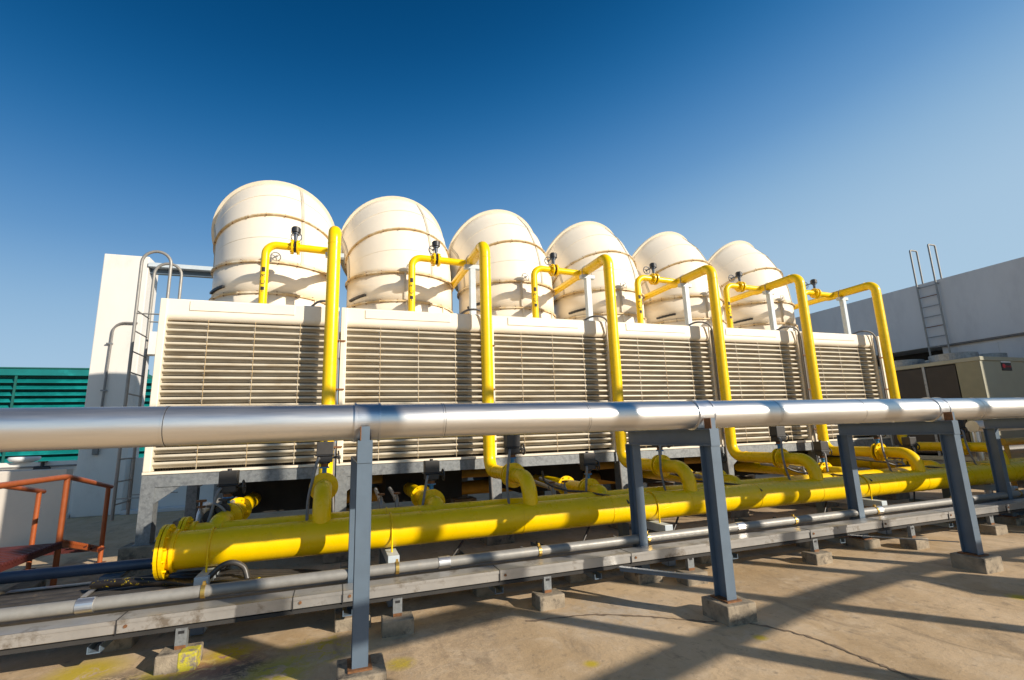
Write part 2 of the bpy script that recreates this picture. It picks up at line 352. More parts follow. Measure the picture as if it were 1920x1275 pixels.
def make_hood(t):
    XC, YC, Z0, r = 1.123, 2.24, 3.54, 1.025
    HD = 1.26; HY = YC+HD; HZ = 4.585
    def grow(a): return 1.025+.008*min(a, 24)/24+.055*max(0, a-24)/30
    GS = ((0, 12), (12, 24), (24, 39), (39, 54))
    def ring(ang, rad, n=64):
        a = math.radians(ang); c = Vector((XC, HY-HD*math.cos(a), HZ+HD*math.sin(a)))
        u = Vector((1, 0, 0)); v = Vector((0, -math.cos(a), math.sin(a)))
        return [c+u*rad*math.sin(2*PI*k/n)+v*rad*math.cos(2*PI*k/n) for k in range(n)], c, Vector((0, math.sin(a), math.cos(a)))
    def hring(z, rad, n=64): return [Vector((XC+rad*math.sin(2*PI*k/n), YC-rad*math.cos(2*PI*k/n), z)) for k in range(n)]
    h = MB(); n = 64
    def band(A, B): h.add(A+B, [(k, (k+1) % n, n+(k+1) % n, n+k) for k in range(n)], 'cream', True)
    angs = [60*k/16 for k in range(17)]
    lv = [hring(z, rr) for z, rr in ((3.545, 1.13), (3.62, 1.10), (3.75, 1.065), (4.04, 1.035))]
    for A, B in zip(lv, lv[1:]): band(A, B)
    band(hring(4.04, 1.03), hring(4.585, r))
    RG = []                    # four straight gores, moulded together smoothly
    for lo, hi in GS:
        A = ring(lo, grow(lo))[0]; B = ring(hi, grow(hi))[0]; RG += [[A[k].lerp(B[k], q/4) for k in range(n)] for q in range(0 if not RG else 1, 5)]
    for _ in range(2): RG = [RG[0]]+[[RG[i-1][k]*.25+RG[i][k]*.5+RG[i+1][k]*.25 for k in range(n)] for i in range(1, len(RG)-1)]+[RG[-1]]
    h.add(sum(RG, []), [(i*n+k, i*n+(k+1) % n, (i+1)*n+(k+1) % n, (i+1)*n+k) for i in range(len(RG)-1) for k in range(n)], 'cream', True)
    hd = h.build('discharge_hood', t, solid=.02)
    yw = math.radians(11); hd.rotation_euler = (0, 0, yw); hd.location = (XC-(XC*math.cos(yw)-YC*math.sin(yw)), YC-(XC*math.sin(yw)+YC*math.cos(yw)), 0)
    def flange(c, d, r0, r1, th, m='flange', bolts=22):
        f = MB(); f.disc_ring(c, d, r0, r1, th, m, 64)
        if bolts: f.bolts(c, d, (r0+r1)/2+.008, bolts, .011, th+.03, 'rust')
        return f.build('flange_ring', hd)
    flange((XC, YC, 3.565), (0, 0, 1), 1.10, 1.17, .03, 'creamtrim', 0)
    flange((XC, YC, 4.04), (0, 0, 1), 1.015, 1.068, .03)
    flange((XC, YC, 4.585), (0, 0, 1), 1.015, 1.068, .028)
    _, c, d = ring(24, r); flange(c, d, grow(24)-.01, grow(24)+.036, .026)
    _, c, d = ring(54, r); flange(c, d, 1.08, 1.135, .035, 'creamtrim', 0)
    for a in (12, 39):       # thin mid-gore lap seam following the shell
        q = MB(); q.tube(ring(a, grow(a)-.006)[0], .006, 'creamtrim', 5, closed=True); q.build('lap_seam', hd)
    def strip(phi, w=.05):
        q = MB(); p = math.radians(phi); rr = r+.013; vs = []
        for k in range(25):
            a = 54*k/24; lo, hi = [g_ for g_ in GS if g_[0]-1e-6 <= a <= g_[1]+1e-6][0]; f_ = (a-lo)/(hi-lo)
            for s_, o_ in ((-1, 0), (-1, 1), (1, 1), (1, 0)):
                pp = p+s_*w/2/r; E_ = []
                for an in (lo, hi):
                    aa = math.radians(an); R_ = grow(an)-.02+.032*o_; c = Vector((XC, HY-HD*math.cos(aa), HZ+HD*math.sin(aa))); v = Vector((0, -math.cos(aa), math.sin(aa)))
                    E_.append(c+Vector((1, 0, 0))*R_*math.sin(pp)+v*R_*math.cos(pp))
                vs.append(E_[0].lerp(E_[1], f_))
        q.add(vs, [(4*i+j, 4*i+(j+1) % 4, 4*i+4+(j+1) % 4, 4*i+4+j) for i in range(24) for j in range(4)], 'seam')
        q.build('seam_strip', hd)
    strip(17); strip(-86); strip(92); strip(180)
    def vplate(phi, z0, z1, w, m, nm, depth=.04):
        q = MB(); p = math.radians(phi); c = Vector((XC+r*math.sin(p), YC-r*math.cos(p), 0)); out = Vector((math.sin(p), -math.cos(p), 0)); tn = Vector((math.cos(p), math.sin(p), 0))
        vs = [c+out*o_+tn*w_+Vector((0, 0, z)) for z in (z0, z1) for o_, w_ in ((-.03, -w/2), (depth, -w/2), (depth, w/2), (-.03, w/2))]
        q.add(vs, [(0, 1, 2, 3), (4, 7, 6, 5), (0, 4, 5, 1), (1, 5, 6, 2), (2, 6, 7, 3), (3, 7, 4, 0)], m); q.build(nm, hd)
    for phi in (-13, 77, 167): vplate(phi, 4.07, 4.60, .035, 'seam', 'joint_rib')
    for phi in (-73, -12, 31, 64): vplate(phi, 3.6, 4.02, .02, 'creamtrim', 'joint_rib', .05)
    q = MB()
    for phi in (-78, -74, -70, -66, -62, -58):
        p = math.radians(phi); p2 = math.radians(phi+4.3); vs = []
        for pp in (p, p2):
            for o_, z in ((.01, 4.13), (.05, 4.13), (.05, 4.17), (.01, 4.17)):
                vs.append((XC+(r+o_)*math.sin(pp), YC-(r+o_)*math.cos(pp), z+(phi+78)*.0016))
        q.add(vs, [(0, 1, 5, 4), (1, 2, 6, 5), (2, 3, 7, 6), (3, 0, 4, 7), (0, 3, 2, 1), (4, 5, 6, 7)], 'black')
    q.build('vent_slot', hd)
M['seam'] = mat('seam_strip_grey', (.52, .46, .36), .5, var=.15, scale=6)
cell, legfn = make_cell(); make_hood(cell)
CELL = ['cream cooling tower cell at the left end of the row, beside the ladder',
        'second cream cooling tower cell from the left end, between the first two tall yellow pipes',
        'third cream cooling tower cell from the left end of the row',
        'fourth cream cooling tower cell from the left end of the row',
        'fifth cream cooling tower cell, next to last before the right end',
        'cream cooling tower cell at the right end of the row, nearest the chiller']
cells = [cell]+[copy_tree(cell) for _ in range(5)]
for i, c in enumerate(cells): c.location = (X0+PITCH*i, YF, 0); c['label'] = CELL[i]
for y in (.0, 2.1, 4.1): legfn(2.09, y, cells[5])

# flexible conduits and cover strips between the cells
ORD = ['first', 'second', 'third', 'fourth', 'fifth', 'sixth']
cond = None
for i in range(1, 7):
    x = X0+PITCH*i-.02
    if cond is None:
        t = thing('conduit_run', '', 'electrical conduit', (x, YF-.1, 0), 'grey conduits between the cells')
        q = MB(); q.tube(smooth_path([(-.42, .25, 3.56), (-.3, .12, 3.62), (-.15, .02, 3.60), (-.06, -.02, 3.50), (-.02, -.02, 3.3), (-.015, -.01, 2.9), (-.015, 0, 1.2), (0, 0, .62)], 6), .017, 'hose', 10); q.build('flexible_conduit', t)
        q = MB(); q.box(.02, .075, -.03, .03, 1.42, 3.50, 'creamtrim'); q.build('cover_strip', t, bevel=.006)
        for z in (3.0, 2.3, 1.5):
            q = MB(); q.box(-.06, .09, -.045, -.031, z, z+.022, 'rust'); q.build('clip', t)
        cond = t
    else: t = copy_tree(cond)
    t.location = (x, YF-.1, 0)
    t['label'] = (f'grey flexible conduit curling down at the {ORD[i-1]} joint between cells counted from the left' if i < 6 else 'grey flexible conduit curling down the right end of the last cell')
cond['label'] = 'grey conduit at the first joint between cells, mostly behind the leftmost yellow riser'

# ------------------------------------------------------------------ yellow riser pipes
XR = -.1; YR = 7.15; YT = 8.12; ZA = 4.64
def flange_pair(par, c, d, r0, r1, gap, m='yellow', k=8):
    c = Vector(c); d = Vector(d).normalized()
    for s_ in (-1, 1):
        mb = MB(); mb.disc_ring(c+d*s_*gap, d, r0*.9, r1, .026, m, 28)
        mb.bolts(c+d*s_*(gap+.008), d, (r0+r1)/2+.010, k, .012, .055, m); mb.build('flange', par)
def text_mesh(txt, size):
    cu = bpy.data.curves.new('t', 'FONT'); cu.body = txt; cu.size = size; cu.align_x = 'CENTER'; cu.align_y = 'CENTER'
    o = bpy.data.objects.new('t', cu); COL.objects.link(o); dg = bpy.context.evaluated_depsgraph_get(); me = bpy.data.meshes.new_from_object(o.evaluated_get(dg))
    v = [tuple(p.co) for p in me.vertices]; f = [tuple(p.vertices) for p in me.polygons]
    bpy.data.objects.remove(o); bpy.data.meshes.remove(me); return v, f
def handwheel(parent, c, axis, r, m='valvedark'):
    q = MB(); u, v, d = frame_of(axis); c = Vector(c)
    q.tube([c+(u*math.cos(2*PI*k/20)+v*math.sin(2*PI*k/20))*r for k in range(20)], .009, m, 8, closed=True)
    for k in range(3):
        a = 2*PI*k/3+.4; q.tube([c, c+(u*math.cos(a)+v*math.sin(a))*r], .007, m, 6)
    q.cyl(c-d*.02, c+d*.02, .02, m, 10); return q.build('handwheel', parent)
def make_riser():
    t = thing('riser_pipe', '', 'pipe', (XR, YR, 0), 'yellow riser pipes')
    p = MB(); r = .09
    ZL = 1.09
    path = fillet([(0, -1.6, .72), (0, -1.6, ZL), (0, 0, ZL), (0, 0, ZA), (0, YT-YR+.14, ZA)], [.24, .22, .17], 9)
    # lower arm is split at the flanges, so build in one piece
    p.tube(path, r, 'yellow', 24, caps=False)
    p.tube([(0, YT-YR+.14, ZA), (0, YT-YR+.24, ZA), (0, 3.9, ZA)], [r, .066, .066], 'yellow', 20)
    for z in (1.45, 4.40): p.disc_ring((0, 0, z), (0, 0, 1), r*.9, r+.004, .012, 'yellow', 24)
    p.disc_ring((0, .2, ZA), (0, 1, 0), r*.9, r+.005, .014, 'yellow', 24)
    p.disc_ring((0, -1.6, .755), (0, 0, 1), r*.9, r+.016, .03, 'yellow', 24)
    p.disc_ring((0, -.32, ZL), (0, 1, 0), r*.9, r+.005, .014, 'yellow', 24)
    p.build('main_pipe', t)
    b = MB(); xb = -1.02
    b.tube(fillet([(.0, YT-YR, ZA), (xb, YT-YR, ZA+.03), (xb, YT-YR, 3.54)], [.17], 9), .06, 'yellow', 20)
    br = b.build('branch_pipe', t)
    yb = YT-YR; rr = .0612
    def wrap(vs, fs, zc, rot, nm='stencil_block'):
        out = []; s = MB()
        for x, y, *_ in vs:
            if rot: x, y = -y, x
            a = x/rr; out.append((xb+rr*math.sin(a-.12), yb-rr*math.cos(a-.12), zc+y))
        s.add(out, fs, 'stencil'); s.build(nm, br)
    def quad(w, h, n=6): return [(-w/2+w*i/n, y, 0) for i in range(n+1) for y in (-h/2, h/2)], [(2*i, 2*i+2, 2*i+3, 2*i+1) for i in range(n)]
    v, f = quad(.055, .075); wrap(v, f, 4.235, False)
    v, f = quad(.055, .055); n0 = len(v); v = v+[(-.040, -.027, 0), (0, -.062, 0), (.040, -.027, 0), (0, -.027, 0)]; f = f+[(n0, n0+1, n0+3), (n0+1, n0+2, n0+3)]; wrap(v, f, 3.93, False, 'stencil_arrow')
    for ch, z in (('R', 4.135), ('C', 4.03)):
        v, f = text_mesh(ch, .105); wrap(v, f, z, True, 'stencil_letter')
    flange_pair(br, (-.60, yb, ZA+.018), (1, 0, 0), .06, .118, .038)
    v = MB(); cx = -.60; v.disc_ring((cx, yb, ZA+.018), (1, 0, 0), .02, .088, .036, 'black', 24)
    v.tube([(cx, yb, ZA+.09), (cx, yb, ZA+.25)], [.024, .032], 'valvedark', 12); v.cyl((cx, yb, ZA+.24), (cx, yb, ZA+.27), .05, 'valvedark', 14)
    v.cyl((cx, yb, ZA+.265), (cx, yb, ZA+.34), .072, 'black', 18); v.cyl((cx, yb, ZA+.34), (cx, yb, ZA+.36), .055, 'actuator', 18)
    v.cyl((cx, yb+.03, ZA+.28), (cx-.01, yb+.20, ZA+.28), .013, 'valvedark', 8)
    vo = v.build('butterfly_valve', t, bevel=.004); handwheel(vo, (cx-.01, yb+.21, ZA+.28), (0, 1, 0), .08)
    # lower motorised valve
    yv = -1.02; flange_pair(t, (0, yv, ZL), (0, 1, 0), r, .155, .035)
    make_actuator(t, 0, yv, ZL, .12)
    return t
def make_actuator(t, x, y, z, r):
    a = MB(); a.disc_ring((x, y, z), (0, 1, 0), .02, r, .04, 'black', 24)
    a.cyl((x, y, z+r), (x, y, z+r+.10), .026, 'valveblue', 12); a.cyl((x, y, z+r+.085), (x, y, z+r+.10), .055, 'valveblue', 12)
    z2 = z+r+.10
    a.cyl((x, y, z2), (x, y, z2+.05), .042, 'rust', 12); a.cyl((x, y, z2+.035), (x, y, z2+.05), .06, 'black', 12)
    ao = a.build('motorised_valve', t)
    b = MB(); b.box(x-.085, x+.085, y-.07, y+.07, z2+.05, z2+.12, 'black'); b.box(x-.105, x+.105, y-.085, y+.085, z2+.12, z2+.135, 'black')
    b.box(x-.09, x+.09, y-.075, y+.075, z2+.135, z2+.28, 'actuator'); b.cyl((x, y, z2+.28), (x, y, z2+.30), .022, 'black', 10)
    b.cyl((x+.085, y, z2+.1), (x+.15, y, z2+.1), .014, 'black', 8); b.build('actuator_box', ao, bevel=.014)
    handwheel(ao, (x+.15, y, z2+.1), (1, 0, .1), .068, 'actuator')
    c = MB(); c.tube(smooth_path([(x-.06, y-.08, z2+.10), (x-.08, y-.12, z2+.05), (x-.12, y-.15, z2-.15), (x-.15, y-.2, z-.12), (x-.15, y-.28, z-.42)], 5), .016, 'hose', 10); c.build('cable_hose', ao)
riser = make_riser(); risers = [riser]+[copy_tree(riser) for _ in range(5)]
RL = ['tall yellow riser pipe at the left end, in front of the first louvred cell', 'second tall yellow riser pipe from the left, with arm bent over the cells',
      'third tall yellow riser pipe from the left, above the middle of the silver pipe', 'fourth tall yellow riser pipe from the left end',
      'fifth tall yellow riser pipe, next to last on the right', 'tall yellow riser pipe at the right end, near the wall ladder']
for i, t in enumerate(risers): t.location = (XR+PITCH*i, YR, 0); t['label'] = RL[i]

# posts carrying the arms, standing on the cells
ps = thing('pipe_support_post', '', 'support post', (XR, 7.93, 3.54), 'pale posts under the yellow arms')
q = MB(); q.box(-.05, -.044, -.045, .045, .0, .93, 'paleblue'); q.box(.044, .05, -.045, .045, 0, .93, 'paleblue'); q.box(-.044, .044, -.05, -.043, 0, .93, 'paleblue'); q.box(-.09, .09, -.08, .08, 0, .008, 'paleblue'); q.build('column', ps)
q = MB(); q.box(-.14, .14, -.05, .05, .93, 1.0, 'paleblue'); q.build('cross_head', ps, bevel=.004)
q = MB(); q.tube([(-.1, 0, .98), (-.1, 0, 1.1)]+arc((0, 0, 1.1), (-1, 0, 0), (0, 0, 1), .1, 6)[1:]+arc((0, 0, 1.1), (0, 0, 1), (1, 0, 0), .1, 6)[1:]+[(.1, 0, .98)], .006, 'galv', 8); q.build('u_bolt', ps)
for i in range(6):
    o = ps if i == 0 else copy_tree(ps)
    o.location = (XR+PITCH*i, 7.93, 3.54); o['label'] = f'pale post on a cell top under the arm of the {ORD[i]} tall yellow pipe'

# ------------------------------------------------------------------ manifolds and outlet pipes
def manifold(y, z, x0, x1, lab, name='manifold_pipe'):
    t = thing(name, lab, 'pipe', (x0, y, 0), 'yellow manifold pipes'); L_ = x1-x0; r = .165
    p = MB(); p.cyl((0, 0, z), (L_, 0, z), r, 'yellow', 40)
    for k in range(1, 12): p.disc_ring((k*1.15+.05, 0, z), (1, 0, 0), r*.9, r+.0035, .012, 'yellow', 40)
    p.build('pipe_body', t)
    f = MB()
    for dx in (.02, .055): f.disc_ring((dx, 0, z), (1, 0, 0), .0, .235, .026, 'yellow', 40)
    f.disc_ring((.12, 0, z), (1, 0, 0), .15, .185, .03, 'yellow', 40)
    f.bolts((.04, 0, z), (1, 0, 0), .203, 12, .011, .10, 'yellow'); f.build('end_flange', t)
    return t
manifold(5.55, .655, -1.46, 14.5, 'large glossy yellow manifold pipe running low in front, with flanged left end')
manifold(5.98, .66, -1.42, 14.5, 'large yellow manifold pipe half hidden behind the front one')
def outlet():
    t = thing('outlet_pipe', '', 'pipe', (-1.09, 6.35, 0), 'yellow outlet pipes under the cells')
    p = MB(); p.tube(fillet([(0, -.37, .70), (0, -.37, .80), (0, 1.95, .80)], [.09], 5), .10, 'yellow', 24); p.build('main_pipe', t)
    flange_pair(t, (0, 0, .80), (0, 1, 0), .1, .165, .035); f = MB(); f.disc_ring((0, .72, .80), (0, 1, 0), .09, .15, .025, 'yellow', 24); f.bolts((0, .72, .8), (0, 1, 0), .13, 8, .011, .06, 'yellow'); f.build('flange', t)
    make_actuator(t, 0, 0, .80, .13); return t
ot = outlet()
for i in range(6):
    o = ot if i == 0 else copy_tree(ot)
    o.location = (-1.09+PITCH*i+(0, -.02, -.08, -.1, -.1, -.1)[i], 6.35, 0); o['label'] = f'yellow outlet pipe with grey motor valve under the {ORD[i]} cell from the left'
# small grey drain valves
dv = thing('drain_pipe', '', 'drain pipe', (-1.32, 6.75, 0), 'pairs of thin drain pipes with taps')
for dx in (0, .19):
    q = MB(); q.tube(fillet([(dx, -.4, .55), (dx, -.4, .86), (dx, .5, .92)], [.06], 5), .024, 'galvpipe', 12); q.cyl((dx, -.38, .86), (dx, -.38, .94), .012, 'galvpipe', 8); q.cyl((dx, -.38, .93), (dx, -.38, .95), .042, 'rust', 10)
    q.cyl((dx, -.30, .865), (dx, -.24, .87), .035, 'galvpipe', 10); q.build('tap_pipe', dv)
for i in range(6):
    o = dv if i == 0 else copy_tree(dv)
    o.location = (-1.34+PITCH*i-(0, .38, .38, .3, .3, .3)[i]*(1 if i else 0)+0, 6.75, 0); o['label'] = f'pair of thin grey drain pipes with taps below the {ORD[i]} cell from the left'
# pipes and tanks seen far below the cells
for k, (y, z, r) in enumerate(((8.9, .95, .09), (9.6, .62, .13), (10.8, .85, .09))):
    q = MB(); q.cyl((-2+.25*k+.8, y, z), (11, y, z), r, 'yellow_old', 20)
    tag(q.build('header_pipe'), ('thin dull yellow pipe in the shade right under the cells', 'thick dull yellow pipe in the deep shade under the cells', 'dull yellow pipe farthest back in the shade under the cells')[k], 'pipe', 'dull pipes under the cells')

# manifold saddles
sd = thing('manifold_support', '', 'pipe support', (.58, 5.2, 0), 'low supports under the manifold pipes')
q = MB()
q.box(-.05, .05, .0, .012, .02, .38, 'bluegrey'); q.box(-.05, .05, .012, .14, .02, .38, 'paleblue'); q.build('leg', sd)
q = MB(); q.box(-.05, .05, .96, 1.08, .02, .38, 'bluegrey'); q.build('leg', sd)
q = MB(); q.box(-.055, .055, .0, 1.1, .38, .475, 'paleblue'); q.build('cross_beam', sd, bevel=.004)
for yy in (.35, .78):
    q = MB(); q.tube([(0, yy-.175, .40), (0, yy-.175, .655)]+arc((0, yy, .655), (0, -1, 0), (0, 0, 1), .175, 8)[1:]+arc((0, yy, .655), (0, 0, 1), (0, 1, 0), .175, 8)[1:]+[(0, yy+.175, .40)], .009, 'yellow', 8); q.build('u_bolt', sd)
for i, x in enumerate((-1.05, .58, 3.80, 7.55, 10.75)):
    o = sd if i == 0 else copy_tree(sd)
    o.location = (x, 5.2, 0); o['label'] = ['low blue steel support under the flanged left end of the manifold', 'low pale support under the manifold, right of the nearest tall post', 'low pale support under the manifold beside the second portal frame', 'low pale support under the manifold beside the third portal frame', 'low pale support under the shaded right end of the manifold'][i]

# ------------------------------------------------------------------ silver pipe on portal frames
SY, SZ, SR = 3.83, 1.728, .130
t = thing('insulated_pipe', 'thick silver aluminium-clad pipe running across the whole view on blue-grey frames', 'pipe', (-6, SY, SZ))
q = MB(); q.cyl((0, 0, 0), (22, 0, 0), SR, 'alu', 64); q.build('cladding', t)
for x in (-4.1, -3.05, -2.1, -1.04, .78, 2.02, 4.15, 5.35, 7.4, 8.35, 9.3, 11.2, 12.2):
    q = MB(); q.disc_ring((x+6, 0, 0), (1, 0, 0), SR*.97, SR+.0035, .012, 'alu', 64); q.disc_ring((x+6+.008, 0, 0), (1, 0, 0), SR*.97, SR+.0015, .004, 'black', 64); q.build('lap_joint', t)
PX = (.20, 3.22, 6.62, 9.9)
for x in (-3.1,)+PX:
    q = MB(); q.disc_ring((x+6+.02, 0, 0), (1, 0, 0), SR*.97, SR+.006, .17, 'aluband', 64)
    for s_ in (-.085, .085): q.disc_ring((x+6+.02+s_, 0, 0), (1, 0, 0), SR*.97, SR+.013, .014, 'aluband', 64)
    q.build('saddle_band', t)
FL = ['blue-grey portal frame nearest the camera, seen straight on', 'second blue-grey portal frame from the left under the silver pipe', 'third blue-grey portal frame from the left, near the right side', 'blue-grey portal frame at the right edge, only its rear post showing', 'blue-grey portal frame at the far left out past the stair']
fr = thing('portal_frame', '', 'pipe frame', (.2, 3.70, 0), 'blue-grey frames carrying the silver pipe')
def hpost(nm, y, z0):
    q = MB(); q.box(-.05, .05, y-.075, y-.067, z0, 1.44, 'bluegrey'); q.box(-.05, .05, y+.067, y+.075, z0, 1.44, 'bluegrey'); q.box(-.004, .004, y-.067, y+.067, z0, 1.44, 'bluegrey'); q.box(-.075, .075, y-.105, y+.105, z0, z0+.012, 'rust'); return q.build(nm, fr)
hpost('front_post', .0, .15); hpost('rear_post', 1.25, .10)
q = MB(); q.box(-.05, .05, -.078, 1.328, 1.585, 1.595, 'bluegrey'); q.box(-.05, .05, -.078, 1.328, 1.44, 1.45, 'bluegrey'); q.box(-.004, .004, -.07, 1.32, 1.45, 1.585, 'bluegrey'); q.box(-.05, .05, -.082, -.074, 1.44, 1.585, 'bluegrey'); q.build('cross_beam', fr)
q = MB(); q.box(-.03, .03, -.072, -.062, 1.595, 1.69, 'bluegrey'); q.box(-.034, -.028, -.085, .0, 1.595, 1.69, 'rust'); q.build('clip', fr)
q = MB(); q.box(-.14, .16, -.17, .15, -.02, .15, 'conc'); q.build('footing', fr, bevel=.010)
q = MB(); q.box(-.15, .15, 1.1, 1.4, -.02, .10, 'conc'); q.build('footing', fr, bevel=.010)
for i, x in enumerate(PX+(-3.1,)):
    o = fr if i == 0 else copy_tree(fr)
    o.location = (x, 3.70, 0); o['label'] = FL[i]
q = MB(); q.bar((2.72, 4.58, .27), (3.2, 3.80, .30), .05, .006, 'bluegrey'); q.bar((2.72, 4.58, .25), (3.2, 3.80, .28), .006, .04, 'bluegrey'); tag(q.build('brace_bar'), 'thin grey brace from the trunking to the second portal frame foot', 'brace')
q = MB(); q.bar((5.95, 4.6, .26), (6.6, 3.80, .26), .03, .006, 'galv'); tag(q.build('brace_bar'), 'thin grey brace from the trunking to the third portal frame foot', 'brace')

# ------------------------------------------------------------------ trunking, conduits, cables
TY = 4.62
t = thing('cable_trunking', 'long dented grey steel cable trunking running low across the foreground', 'cable trunking', (-8, TY, .01))
q = MB(); q.box(0, 22, 0, .20, .270, .35, 'trunk'); q.build('channel', t, bevel=.004)
q = MB(); q.box(0, 22, -.006, .206, .352, .362, 'trunk'); q.box(0, 22, -.008, -.002, .335, .362, 'trunk'); q.build('lid', t)
q = MB(); q.box(0, 22, .0, .19, .235, .262, 'dark'); q.build('lower_tray', t)
for k, x in enumerate((-2.9, -1.45, -.28, .1, 1.47, 2.88, 4.05, 5.35, 6.6, 7.9, 9.2, 10.5)):
    q = MB(); q.box(x+8, x+8.008, -.010, .207, .262, .364, 'black')
    q.cyl((x+8.06, -.009, .315), (x+8.06, .0, .315), .012, 'rust', 8); q.build('lid_joint', t)
sp = thing('trunking_support', '', 'trunking support', (-1, TY, 0), 'little posts with blocks under the trunking')
q = MB(); q.box(-.038, .038, -.008, .0, .12, .262, 'galv'); q.box(-.038, -.033, .0, .04, .12, .262, 'galv'); q.box(.033, .038, 0, .04, .12, .262, 'galv'); q.box(-.02, .02, -.010, -.008, .225, .245, 'black'); q.box(-.036, .036, -.011, -.008, .12, .145, 'rust'); q.build('leg', sp)
q = MB(); q.box(-.13, .13, -.10, .10, -.02, .12, 'conc'); q.build('footing', sp, bevel=.010)
SXS = (-2.6, -1.03, .55, 1.95, 3.62, 5.42, 7.1, 8.85, 10.5)
SL = ['little galvanised post on a block at the far left end of the trunking', 'little galvanised post on a paint-stained block left of the nearest tall post', 'little galvanised post on a block just right of the nearest tall post', 'little galvanised post on a block midway between the first two tall posts',
      'little galvanised post on a block hidden behind the second tall post', 'little galvanised post on a block between the second and third tall posts', 'little galvanised post on a block behind the third tall post', 'little galvanised post on a shaded block right of the third tall post', 'little galvanised post on a block at the right edge']
M['stainedconc'] = mat('paint_stained_concrete', (.30, .245, .175), .85, var=.4, scale=9, tint=(.46, .40, .03), tscale=18, tlo=.42, thi=.5, bump=.5)
for i, x in enumerate(SXS):
    o = sp if i == 0 else copy_tree(sp)
    o.location = (x, TY+random.uniform(-.03, .02), 0); o['label'] = SL[i]
    if i == 1:
        q = MB(); q.box(.015, .135, -.104, .02, -.01, .124, 'stainedconc'); q.build('paint_stain', o, bevel=.008)
    o.rotation_euler.z = random.uniform(-.05, .05)
t = thing('conduit_pipe', 'grey steel conduit pipe with gold clamps lying along the trunking', 'pipe', (-8, 4.93, .425))
q = MB(); q.cyl((0, 0, 0), (22, 0, 0), .048, 'galvpipe', 24); q.build('pipe_body', t)
for x in (-.97, .58, 2.0, 3.30, 5.47, 6.95, 8.6, 10.2, -2.55):
    q = MB(); q.disc_ring((x+8, 0, 0), (1, 0, 0), .044, .056, .03, 'brass', 24); q.box(x+7.99, x+8.01, -.012, .012, .05, .075, 'brass'); q.build('clamp', t)
for x in (-1.75, 1.02, 4.6, 7.0):
    q = MB(); q.disc_ring((x+8, 0, 0), (1, 0, 0), .044, .0545, .11, 'aluband', 24); q.build('coupling', t)
q = MB(); q.cyl((-7, 5.2, .30), (13, 5.2, .30), .032, 'galvpipe', 16); tag(q.build('conduit_pipe'), 'thin grey conduit just behind the clamped one', 'pipe')
t = thing('cable_tray', 'flat blue-grey cable tray between conduit and manifold', 'cable tray', (-.6, 5.28, 0))
q = MB(); q.box(0, 13, 0, .22, .19, .20, 'bluegrey'); q.box(0, 13, -.006, 0, .19, .245, 'bluegrey'); q.box(0, 13, .22, .226, .19, .245, 'bluegrey'); q.build('tray_body', t)
# sleepers carrying trunking and pipes
sl_ = thing('steel_sleeper', '', 'cross channel', (.0, 4.7, 0), 'steel cross channels under the pipe runs')
q = MB(); q.box(-.04, .04, 0, 1.75, .14, .148, 'bluegrey'); q.box(-.04, -.033, 0, 1.75, .148, .19, 'bluegrey'); q.box(.033, .04, 0, 1.75, .148, .19, 'bluegrey'); q.build('channel', sl_)
q = MB(); q.box(-.1, .1, .45, .62, -.02, .14, 'conc'); q.build('footing', sl_, bevel=.015)
q = MB(); q.box(-.1, .1, 1.45, 1.65, -.02, .14, 'conc'); q.build('footing', sl_, bevel=.015)
for i, x in enumerate((-1.6, .15, 1.5, 2.55, 4.3, 6.0, 8.1, 10.1)):
    o = sl_ if i == 0 else copy_tree(sl_)
    o.location = (x, 4.72, 0); o['label'] = f'{(ORD+["seventh", "eighth"])[i]} steel cross channel from the left, lying low under the pipe runs'
# dark cross pipe at left
q = MB(); q.cyl((-7, 6.15, .455), (-1.62, 6.15, .455), .052, 'valvedark', 20)
q.tube([(-1.62, 6.15, .455), (-1.4, 6.15, .455)], .04, 'valvedark', 12)
tag(q.build('dark_pipe'), 'dark blue-grey pipe passing the stair foot toward the manifold flange', 'pipe')
q = MB(); q.box(-2.02, -1.93, 6.02, 6.12, .08, .38, 'bluegrey'); q.box(-2.06, -1.89, 6.0, 6.25, .37, .40, 'bluegrey'); q.box(-2.06, -1.89, 6.0, 6.14, .02, .08, 'bluegrey'); tag(q.build('pipe_bracket'), 'small blue bracket holding the dark pipe before the corner footing', 'bracket')
# cables
CB = ['topmost black cable of the bundle on the left', 'second black cable of the left bundle', 'third black cable of the left bundle', 'fourth black cable of the left bundle', 'black cable lowest and nearest in the left bundle']
for k in range(5):
    y = 6.08-.115*k; z = .315-.004*k; q = MB()
    pts = [(-7, y+.05, z-.02), (-4.2, y+.03, z-.02), (-3.0, y-.02, z-.02), (-2.2, y-.02, z-.01), (-1.6, y-.05, z+.02), (-1.15, y-.25, z+.05), (-.75, 5.55-.05*k, z+.07), (-.2, 5.45-.05*k, z+.03), (.5, 5.4-.04*k, z-.07), (1.4, 5.4-.04*k, z-.10)]
    q.tube(smooth_path(pts, 8), .040, 'rubber', 10)
    tag(q.build('power_cable'), CB[k], 'cable', 'black cables on the left')
q = MB(); q.tube(smooth_path([(-1.08, 5.25, .38), (-1.0, 5.28, .46), (-.92, 5.3, .53), (-.83, 5.3, .55), (-.74, 5.3, .50), (-.70, 5.28, .40)], 6), .024, 'rubber', 10)
tag(q.build('cable_loop'), 'black cable arching up under the left part of the manifold', 'cable')
